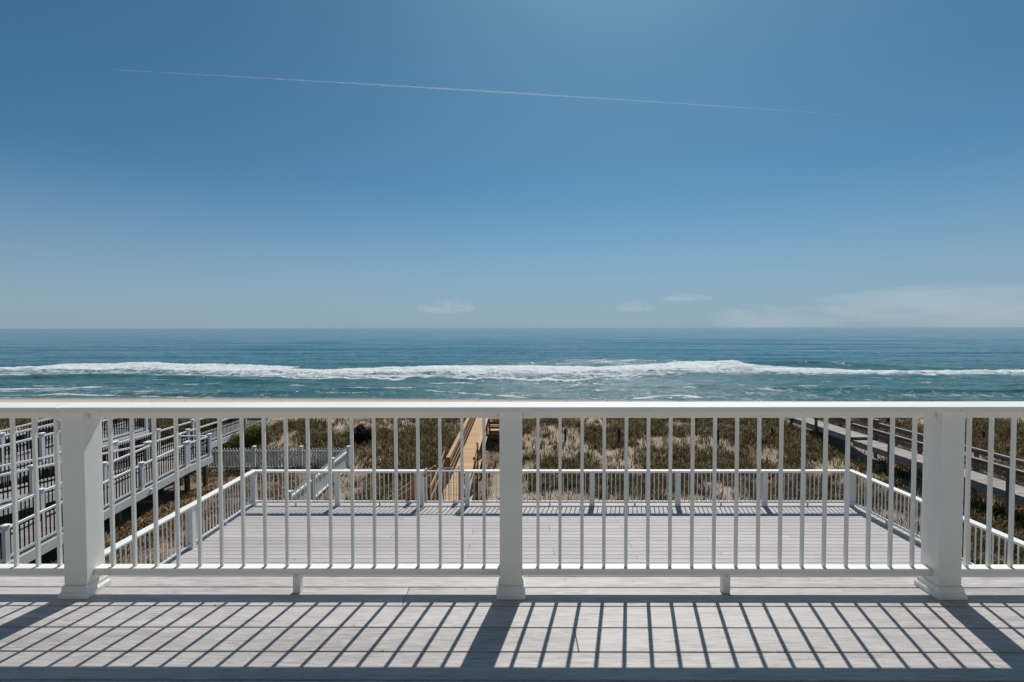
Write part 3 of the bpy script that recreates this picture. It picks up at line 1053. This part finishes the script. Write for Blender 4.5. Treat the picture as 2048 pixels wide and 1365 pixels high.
A1, A0 = -13.5, -15.0
B1, B0 = -15.12, -16.65
C1, C0 = -16.82, -18.4
LZ = CZ - 5.70                 # landing height
r_ = lane('access_ramp', 'lowest white ramp with black balusters beside the yard, nearest the lower deck', 'ramp', A0, A1, 10.2, LZ - 0.72, 19.7, LZ)
for yy, zz in ((14.55, LZ - 0.40), (17.6, LZ - 0.16)):
    # small wedge lights on the white fascia
    bm = bmesh.new()
    vs = [bm.verts.new(v) for v in ((0, -.045, -.03), (0, .045, -.03), (0, .045, .03), (0, -.045, .03), (.07, -.04, .018), (.07, .04, .018), (.07, .04, .03), (.07, -.04, .03))]
    for f in ((0, 1, 2, 3), (4, 7, 6, 5), (0, 4, 5, 1), (1, 5, 6, 2), (2, 6, 7, 3), (3, 7, 4, 0)):
        bm.faces.new([vs[i] for i in f])
    o = bpy.data.objects.new('fascia_light', bm_mesh('fascia_light', bm, M['vinyl_far']))
    link(o, r_, (A1 + 0.0325, yy, zz - 0.13))
ra = lane('ramp_landing', 'white turning landing where the lowest ramp meets the beach walkway', 'landing', A0, A1, 19.72, LZ, 21.25, LZ, left=False)
black_rail(ra, (A1 - 0.07, 21.19, LZ), (A0 + 0.07, 21.19, LZ), posts=False)
lane('access_ramp', 'middle white ramp climbing back toward the house behind the lowest one', 'ramp', B0, B1, 10.2, LZ + 0.78, 19.7, LZ)
lane('beach_walkway', 'level white-railed walkway running from the ramps toward the sea', 'walkway', B0, B1, 19.72, LZ, 29.4, LZ)
lane('access_ramp', 'uppermost white ramp with black balusters, farthest from the lower deck', 'ramp', C0, C1, 10.2, LZ + 0.80, 19.3, LZ + 1.01)
pf = lane('ramp_landing', 'raised white platform at the end of the uppermost ramp', 'landing', C0 - 1.2, C1, 19.32, LZ + 1.01, 21.9, LZ + 1.01, left=True)
black_rail(pf, (C1 - 0.07, 21.84, LZ + 1.01), (C0 - 1.1, 21.84, LZ + 1.01), posts=False)
lane('access_ramp', 'outer white ramp dropping toward the dune beyond the raised platform', 'ramp', C0 - 1.7 - 1.5, C0 - 1.7, 12.0, LZ + 0.1, 25.0, LZ + 0.75)

# ------------------------------------------------------------------ picket fence
def picket_mesh():
    if 'picket' in MESH:
        return MESH['picket']
    w, t, h = 0.038, 0.011, 1.02
    prof = [(-w, 0), (w, 0), (w, h - 0.085), (w * 0.62, h - 0.07), (w * 0.75, h - 0.035), (w * 0.45, h - 0.008), (0, h), (-w * 0.45, h - 0.008), (-w * 0.75, h - 0.035), (-w * 0.62, h - 0.07), (-w, h - 0.085)]
    bm = bmesh.new()
    a = [bm.verts.new((x, -t, z)) for x, z in prof]
    b = [bm.verts.new((x, t, z)) for x, z in prof]
    bm.faces.new(a)
    bm.faces.new(b[::-1])
    n = len(prof)
    for i in range(n):
        bm.faces.new((a[i], b[i], b[(i + 1) % n], a[(i + 1) % n]))
    bmesh.ops.recalc_face_normals(bm, faces=bm.faces[:])
    MESH['picket'] = bm_mesh('picket', bm, M['vinyl_far'])
    return MESH['picket']


def picket_fence(label, p, q, n_sec, zb, first=True):
    p, q = Vector(p), Vector(q)
    root = thing('picket_fence', label, 'fence', (p.x, p.y, zb), 'picket fence round the sandy yard')
    dv = (q - p).normalized()
    nrm = Vector((-dv.y, dv.x, 0))
    ang = math.atan2(dv.y, dv.x)
    up = Vector((0, 0, 1))
    P = [p.lerp(q, k / n_sec) for k in range(n_sec + 1)]
    for k, a in enumerate(P):
        if k == 0 and not first:
            continue
        o = boxb('post', (a.x - 0.06, a.y - 0.06, zb - 0.2), (a.x + 0.06, a.y + 0.06, zb + 1.12), M['vinyl_far'], root)
        c = bpy.data.objects.new('post_cap', post_cap_mesh())
        link(c, o, (a.x, a.y, zb + 1.1205))
    for a, b in zip(P[:-1], P[1:]):
        for z in (0.10, 0.88):
            beam('fence_rail', a + dv * 0.061 + up * (zb + z), b - dv * 0.061 + up * (zb + z), 0.045, 0.08, M['vinyl_far'], root)
        L = (b - a).length
        m = int(round((L - 0.12) / 0.147))
        for j in range(m):
            c = a.lerp(b, (0.06 + (L - 0.12) * (j + 0.5) / m) / L) + nrm * -0.0345
            o = bpy.data.objects.new('picket', picket_mesh())
            link(o, root, (c.x, c.y, zb + 0.04), (0, 0, ang))
    return root


FZ = -2.42
picket_fence('white picket fence run parallel to the sea below the green shrubs', (-14.9, 23.1, 0), (-8.04, 23.1, 0), 3, FZ)
picket_fence('white picket fence run coming toward the deck from the fence corner', (-8.04, 23.1, 0), (-7.88, 16.7, 0), 3, FZ, first=False)

# ------------------------------------------------------------------ dune posts
posts = [((534, 891), 0.66, 'dark', 'dark weathered post behind the picket fence, right of the green shrubs'),
         ((632, 895), 0.45, 'dark', 'short dark post just behind the right half of the picket fence'),
         ((719, 891), 0.42, 'grey', 'short grey post standing in front of the dark shrub'),
         ((1131, 881), 0.66, 'dark', 'dark post in the dune grass nearest right of the central railing post'),
         ((1238, 890), 0.90, 'dark', 'tallest dark post in the dune grass beside a sand patch'),
         ((1436, 887), 0.74, 'dark', 'dark post in the dune grass between the tallest post and the grey walkway'),
         ((1544, 876), 0.58, 'dark', 'dark post in the dune grass just left of the grey walkway'),
         ((1776, 852), 0.55, 'dark', 'dark post in the grass close behind the grey walkway handrail'),
         ((1967, 881), 0.52, 'dark', 'dark post in the grass beyond the grey walkway, farthest right')]
for (px, py), h, kind, lab in posts:
    g = trace_ground(px, py)
    gz = float(ground_z(g.x, g.y))
    mt = M['dark_post'] if kind == 'dark' else M['grey_post']
    bm = bmesh.new()
    bmesh.ops.create_cone(bm, cap_ends=True, segments=9, radius1=0.062, radius2=0.055, depth=h + 0.4, matrix=Matrix.Translation((0, 0, (h - 0.4) / 2)))
    for v in bm.verts:
        if v.co.z > 0:
            v.co.x += random.uniform(-.006, .006) + 0.02 * h * random.uniform(-1, 1)
            v.co.z += random.uniform(-.015, .015)
    bmesh.ops.bevel(bm, geom=[e for e in bm.edges if e.verts[0].co.z > 0 and e.verts[1].co.z > 0], offset=0.008, segments=1, affect='EDGES')
    o = bpy.data.objects.new('dune_post', bm_mesh('dune_post', bm, mt))
    link(o, None, (g.x, g.y, gz))
    o['label'] = lab
    o['category'] = 'post'
    o['group'] = 'old posts standing in the dune grass'


# ------------------------------------------------------------------ vegetation
def mat_leaf(name, rough=0.6, trans=0.35):
    m, nt, b = new_mat(name)
    a = nt.nodes.new('ShaderNodeAttribute')
    a.attribute_name = 'tint'
    nt.links.new(a.outputs['Color'], b.inputs['Base Color'])
    b.inputs['Roughness'].default_value = rough
    b.inputs['Specular IOR Level'].default_value = 0.25
    tr = nt.nodes.new('ShaderNodeBsdfTranslucent')
    nt.links.new(a.outputs['Color'], tr.inputs['Color'])
    mx = nt.nodes.new('ShaderNodeMixShader')
    mx.inputs[0].default_value = trans
    nt.links.new(b.outputs[0], mx.inputs[1])
    nt.links.new(tr.outputs[0], mx.inputs[2])
    nt.links.new(mx.outputs[0], nt.nodes['Material Output'].inputs[0])
    return m


M['blade'] = mat_leaf('grass_blade', 0.6, 0.3)
M['leaf'] = mat_leaf('shrub_leaf', 0.5, 0.35)


def blades(base, h, w, az, lean, bend, tint):
    """each blade: 2 quads-worth (5 verts: two base, two mid, tip) as 3 triangles"""
    n = len(base)
    side = np.stack([np.cos(az), np.sin(az), np.zeros(n)], 1)
    fw = np.stack([-np.sin(az), np.cos(az), np.zeros(n)], 1)
    up = np.array([0, 0, 1.0])
    mid = base + up * (h * 0.55)[:, None] + fw * (lean * h * 0.5)[:, None]
    tip = base + up * (h * (1 - 0.3 * bend))[:, None] + fw * (lean * h + bend * h * 0.5)[:, None]
    v = np.stack([base - side * w[:, None], base + side * w[:, None], mid + side * (w * 0.8)[:, None], mid - side * (w * 0.8)[:, None], tip], 1)
    i = np.arange(n)[:, None] * 5
    f = np.concatenate([i + np.array([[0, 1, 2]]), i + np.array([[0, 2, 3]]), i + np.array([[3, 2, 4]])], 0)
    t = np.repeat(np.concatenate([tint, np.ones((n, 1))], 1), 5, axis=0)
    return v.reshape(-1, 3), f, t


def keep_out(x, d):
    """under decks and on the walks"""
    k = (x > LX0 - 0.1) & (x < LX1 + 0.1) & (d < LDF + 0.1)
    k |= (x > BX0 - 0.15) & (x < BX1 + 0.15) & (d > 12)
    k |= (x > -4.2) & (x < -2.4) & (d > 14.5) & (d < 15.9)
    k |= (x > px0) & (x < px1) & (d > py0) & (d < py1)
    k |= (x > WX0 + 0.1) & (x < WX1 - 0.1) & (d > 22)
    k |= (x > -16.6) & (x < -15.1) & (d > 10)
    k |= (x > -18.5) & (x < -13.6) & (d < 21.5)
    return k


def veg_density(x, d):
    n = fbm(x / 2.6 + 40, d / 1.9 + 12, 4)
    dens = 0.14 + 0.80 * sstep(0.34, 0.60, n)
    dens = dens + 0.45 * np.exp(-((x + 5.5) / 3.2) ** 2) * sstep(19, 22, d)
    yard = sstep(-5.8, -6.8, x) * (1 - sstep(22.6, 23.4, d))
    dens = dens * (1 - yard) + yard * (0.24 + 0.6 * sstep(0.42, 0.68, n))
    # bare sand along the right side of the boardwalk
    path = np.exp(-(((x - (-0.55)) / 0.75) ** 2)) * (1 - sstep(24.5, 26, d))
    return np.clip(dens, 0, 1) * (1 - 0.93 * path)


PAL = np.array([[0.050, 0.042, 0.016], [0.075, 0.058, 0.026], [0.105, 0.075, 0.040], [0.052, 0.058, 0.018], [0.090, 0.085, 0.030],
                [0.17, 0.125, 0.070], [0.23, 0.175, 0.105], [0.085, 0.038, 0.020], [0.035, 0.036, 0.015]])
WT_D = np.array([.14, .15, .14, .14, .12, .12, .08, .05, .06])
WT_R = np.array([.10, .14, .20, .05, .05, .10, .08, .22, .06])

# clumps
NCL = 88000
cd = 9.0 + 30.0 * rng.random(NCL) ** 0.9
cx = (rng.random(NCL) * 2 - 1) * (cd * 1.17 + 1.5)
dens = veg_density(cx, cd)
ok = (rng.random(NCL) < dens) & ~keep_out(cx, cd)
cx, cd = cx[ok], cd[ok]
nb = rng.integers(5, 13, len(cx))
idx = np.repeat(np.arange(len(cx)), nb)
n = len(idx)
bx_ = cx[idx] + rng.normal(0, 0.10, n)
bd_ = cd[idx] + rng.normal(0, 0.10, n)
csz = (0.55 + 0.75 * rng.random(len(cx))) * (0.7 + 0.6 * fbm(cx / 5, cd / 5, 2))
yardc = sstep(-5.8, -6.8, cx) * (1 - sstep(22.6, 23.4, cd))
csz *= 1 - 0.55 * yardc
hh = csz[idx] * (0.16 + 0.30 * rng.random(n))
ww = 0.008 + 0.011 * rng.random(n)
ck = rng.random(len(cx))
kind_r = sstep(0.47, 0.62, fbm(cx / 4 + 70, cd / 3 + 5, 3)) * 0.8 + 0.2 * yardc
tint = np.where((rng.random(n) < kind_r[idx] * 0.7)[:, None], PAL[rng.choice(9, n, p=WT_R / WT_R.sum())], PAL[rng.choice(9, n, p=WT_D / WT_D.sum())])
tint = tint * np.exp(rng.normal(0.0, 0.35, (n, 1)) + rng.normal(0.34, 0.64, len(cx))[idx][:, None]) * np.array([1.08, 1.0, 0.84])
tint = np.clip(tint, 0.008, 0.42)
base = np.stack([bx_, bd_, ground_z(bx_, bd_) - 0.02], 1)
v1, f1, t1 = blades(base, hh, ww, rng.random(n) * 2 * math.pi, rng.normal(0.15, 0.35, n), rng.random(n), tint)
me = np_mesh('dune_grass', v1, f1, M['blade'], False, {'tint': ('FLOAT_COLOR', t1)})
o = bpy.data.objects.new('dune_grass', me)
COL.objects.link(o)
o['kind'] = 'stuff'
o['label'] = 'low brown and olive dune grass covering the sand between the walkways'
o['category'] = 'grass'

# sea oats along the crest: tall thin stems with seed heads
NS = 1500
sx = (rng.random(NS) * 2 - 1) * 40
sd_ = 29 + rng.random(NS) * 8
keep = (rng.random(NS) < np.where(sx > 8, 0.9, 0.35)) & ~keep_out(sx, sd_)
sx, sd_ = sx[keep], sd_[keep]
n = len(sx)
base = np.stack([sx, sd_, ground_z(sx, sd_)], 1)
hh = 0.45 + 0.5 * rng.random(n)
tint = PAL[rng.choice([1, 2, 5, 8], n)] * 0.8
va, fa, ta = blades(base, hh, np.full(n, 0.0055), rng.random(n) * 6.28, rng.normal(0, 0.15, n), rng.random(n) * 0.5, tint)
tips = va.reshape(-1, 5, 3)[:, 4, :] - np.array([0, 0, 0.14])
vb, fb_, tb = blades(tips, np.full(n, 0.15), np.full(n, 0.014), rng.random(n) * 6.28, rng.normal(0, 0.3, n), rng.random(n) * 0.5, PAL[rng.choice([5, 2], n)] * 0.8)
me = np_mesh('sea_oats', np.concatenate([va, vb]), np.concatenate([fa, fb_ + len(va)]), M['blade'], False, {'tint': ('FLOAT_COLOR', np.concatenate([ta, tb]))})
o = bpy.data.objects.new('sea_oats', me)
COL.objects.link(o)
o['kind'] = 'stuff'
o['label'] = 'thin tall sea oats sticking up along the dune crest'
o['category'] = 'grass'


def shrub(label, px, py_top, py_bot, width_px, dist, pal, nleaf, seed):
    r_ = np.random.default_rng(seed)
    c = at_y(px, (py_top + py_bot) / 2, dist)
    gz = float(ground_z(c.x, c.y))
    top = at_y(px, py_top, dist).z
    H = max(0.5, top - gz)
    W = width_px * dist / F / 2
    root = thing('shrub', label, 'shrub', (c.x, c.y, gz - 0.05))
    # lumpy crown of several clumps
    nc = 16
    cc = r_.normal(0, 1, (nc, 3))
    cc /= np.linalg.norm(cc, axis=1)[:, None]
    cc *= (r_.random(nc) ** 0.4)[:, None] * 0.72
    cc[:, 2] = cc[:, 2] * 0.5 + 0.5
    cr = 0.28 + 0.16 * r_.random(nc)
    ci = r_.integers(0, nc, nleaf)
    d_ = r_.normal(0, 1, (nleaf, 3))
    d_ /= np.linalg.norm(d_, axis=1)[:, None]
    P = cc[ci] + d_ * (cr[ci] * (0.45 + 0.6 * r_.random(nleaf)))[:, None]
    P = P * np.array([W, W * 0.9, H * 0.95])
    P[:, 2] = np.clip(P[:, 2], 0.02, None)
    s = 0.035 + 0.035 * r_.random(nleaf)
    a = r_.normal(0, 1, (nleaf, 3))
    a /= np.linalg.norm(a, axis=1)[:, None]
    b = np.cross(a, r_.normal(0, 1, (nleaf, 3)))
    b /= np.linalg.norm(b, axis=1)[:, None]
    S = s[:, None]
    v = np.stack([P - a * S, P + b * S * 0.5, P + a * S, P - b * S * 0.5], 1).reshape(-1, 3)
    f = np.arange(nleaf * 4).reshape(-1, 4)
    t = np.array(pal)[r_.integers(0, len(pal), nleaf)] * (0.7 + 0.6 * r_.random((nleaf, 1)))
    t = np.repeat(np.concatenate([t, np.ones((nleaf, 1))], 1), 4, axis=0)
    me = np_mesh('foliage', v, f, M['leaf'], False, {'tint': ('FLOAT_COLOR', t)})
    o = bpy.data.objects.new('foliage', me)
    link(o, root, (c.x, c.y, gz))
    bm = bmesh.new()
    for k in range(9):
        e = Vector((*(cc[k % nc][:2] * W), cc[k % nc][2] * H * 0.9))
        dirv = e.normalized()
        q = dirv.to_track_quat('Z', 'Y').to_matrix().to_4x4()
        bmesh.ops.create_cone(bm, cap_ends=True, segments=5, radius1=0.022, radius2=0.006, depth=e.length, matrix=q @ Matrix.Translation((0, 0, e.length / 2)))
    o = bpy.data.objects.new('stem', bm_mesh('stem', bm, M['pile']))
    link(o, root, (c.x, c.y, gz))
    return root


GREEN = [(0.15, 0.17, 0.03), (0.17, 0.185, 0.035), (0.10, 0.125, 0.022), (0.20, 0.20, 0.045)]
DARK = [(0.020, 0.026, 0.012), (0.028, 0.036, 0.014), (0.035, 0.030, 0.016), (0.018, 0.020, 0.010)]
shrub('low bright green shrub behind the picket fence, touching the white walkway', 460, 868, 896, 62, 25.4, GREEN, 3800, 1)
shrub('taller bright green shrub behind the picket fence, right of the low one', 510, 848, 895, 74, 26.2, GREEN, 5200, 2)
shrub('dark shrub on the dune right of the picket fence corner', 722, 851, 896, 48, 26.8, DARK, 5200, 3)

# ------------------------------------------------------------------ clouds and contrail (thin, soft volumes far out)
def mat_cloud(name, dens, g=0.2, wisp=0):
    m = bpy.data.materials.new(name)
    m.use_nodes = True
    nt = m.node_tree
    nt.nodes.remove(nt.nodes['Principled BSDF'])
    v = nt.nodes.new('ShaderNodeVolumeScatter')
    v.inputs['Color'].default_value = (1, 1, 1, 1)
    v.inputs['Density'].default_value = dens
    v.inputs['Anisotropy'].default_value = g
    if wisp:
        tc = nt.nodes.new('ShaderNodeTexCoord')
        mp = nt.nodes.new('ShaderNodeMapping')
        mp.inputs['Scale'].default_value = (1 / wisp, 0.4 / wisp, 2.6 / wisp)
        nt.links.new(tc.outputs['Object'], mp.inputs[0])
        n = noise(nt, mp.outputs[0], 1.0, 5, 0.6, 0.6)
        d = math_n(nt, 'MULTIPLY', math_n(nt, 'MULTIPLY', math_n(nt, 'SUBTRACT', n, 0.36), 4.2, True), dens * 1.35)
        nt.links.new(d, v.inputs['Density'])
    nt.links.new(v.outputs[0], nt.nodes['Material Output'].inputs['Volume'])
    return m


CM1 = mat_cloud('cloud_vapour', 0.00018, 0.2, 700)
CM3 = mat_cloud('cloud_bank_vapour', 0.000045, 0.2, 2600)
CM2 = mat_cloud('contrail_vapour', 0.0056)


def cloud(label, px, py, wpx, hpx, dist, seed, rough=0.35, mat=None, depth=1.0):
    c = at_y(px, py, dist)
    W, H = wpx * dist / F / 2, hpx * dist / F / 2
    bm = bmesh.new()
    bmesh.ops.create_icosphere(bm, subdivisions=5, radius=1.0)
    co = np.array([v.co[:] for v in bm.verts])
    n1 = fbm(co[:, 0] * 2.4 + seed * 7 + 20, co[:, 1] * 1.2 + seed + 20, 6)
    n2 = fbm(co[:, 0] * 9 + seed * 3 + 40, co[:, 2] * 5 + co[:, 1] * 3 + seed + 40, 5)
    top = (1 - rough) + rough * np.clip(0.1 + 3.2 * (n1 - 0.28), 0, 2.2) + rough * 0.7 * (n2 - 0.5)
    low = 1.7 if rough < 0.4 else 0.6
    for v, tp, k in zip(bm.verts, top, n2):
        zz = v.co.z * (tp if v.co.z > 0 else low)
        v.co = Vector((v.co.x * W * (1 + 0.25 * (k - 0.5)), v.co.y * W * 0.5 * depth, zz * H))
    o = bpy.data.objects.new('cloud', bm_mesh('cloud', bm, mat or CM1, True))
    link(o, None, c)
    o['label'] = label
    o['category'] = 'cloud'
    o['group'] = 'faint clouds over the horizon'
    return o


cloud('faint lumpy cloud low over the sea, alone left of centre', 890, 618, 122, 30, 22000, 3, 0.75)
cloud('small faint cloud over the horizon right of centre', 1270, 616, 84, 26, 22000, 5, 0.75)
cloud('thin wedge cloud, highest of the small ones right of centre', 1372, 597, 104, 18, 22000, 8, 0.7)
cloud('long low cloud bank joining the large bank from the left', 1560, 632, 280, 52, 26000, 11, 0.35, CM3)
cloud('large pale cloud bank filling the far right above the horizon', 2060, 604, 830, 74, 26500, 14, 0.16, CM3, 0.6)

p1 = at_y(216, 139.5, 17000)
p2 = at_y(900, 178.5, 18700)
p3 = at_y(1700, 230.5, 20600)
NSEG, NR = 160, 8
vv, ff = [], []
for i in range(NSEG + 1):
    t = i / NSEG
    c = p1.lerp(p3, t)
    mid_off = (p2 - p1.lerp(p3, (p2.x - p1.x) / (p3.x - p1.x)))
    c = c + mid_off * (4 * t * (1 - t))
    r = (9 + 19 * min(1, t / 0.4)) * (1 - 0.78 * max(0, (t - 0.5) / 0.5)) + random.uniform(-3.5, 3.5)
    if i in (0, NSEG):
        r = 1.0
    wz = random.uniform(-6, 6) * min(1, t * 4)
    for k in range(NR):
        a = 2 * math.pi * k / NR
        vv.append((c.x, c.y + r * math.cos(a), c.z + wz + r * math.sin(a)))
for i in range(NSEG):
    for k in range(NR):
        a, b = i * NR + k, i * NR + (k + 1) % NR
        ff.append((a, b, b + NR, a + NR))
ff.append(tuple(range(NR))[::-1])
ff.append(tuple(NSEG * NR + k for k in range(NR)))
me = bpy.data.meshes.new('contrail')
me.from_pydata(vv, [], ff)
me.materials.append(CM2)
bm = bmesh.new()
bm.from_mesh(me)
bmesh.ops.recalc_face_normals(bm, faces=bm.faces[:])
bm.to_mesh(me)
bm.free()
o = bpy.data.objects.new('contrail', me)
COL.objects.link(o)
o['label'] = 'thin white contrail slanting across the blue sky'
o['category'] = 'contrail'
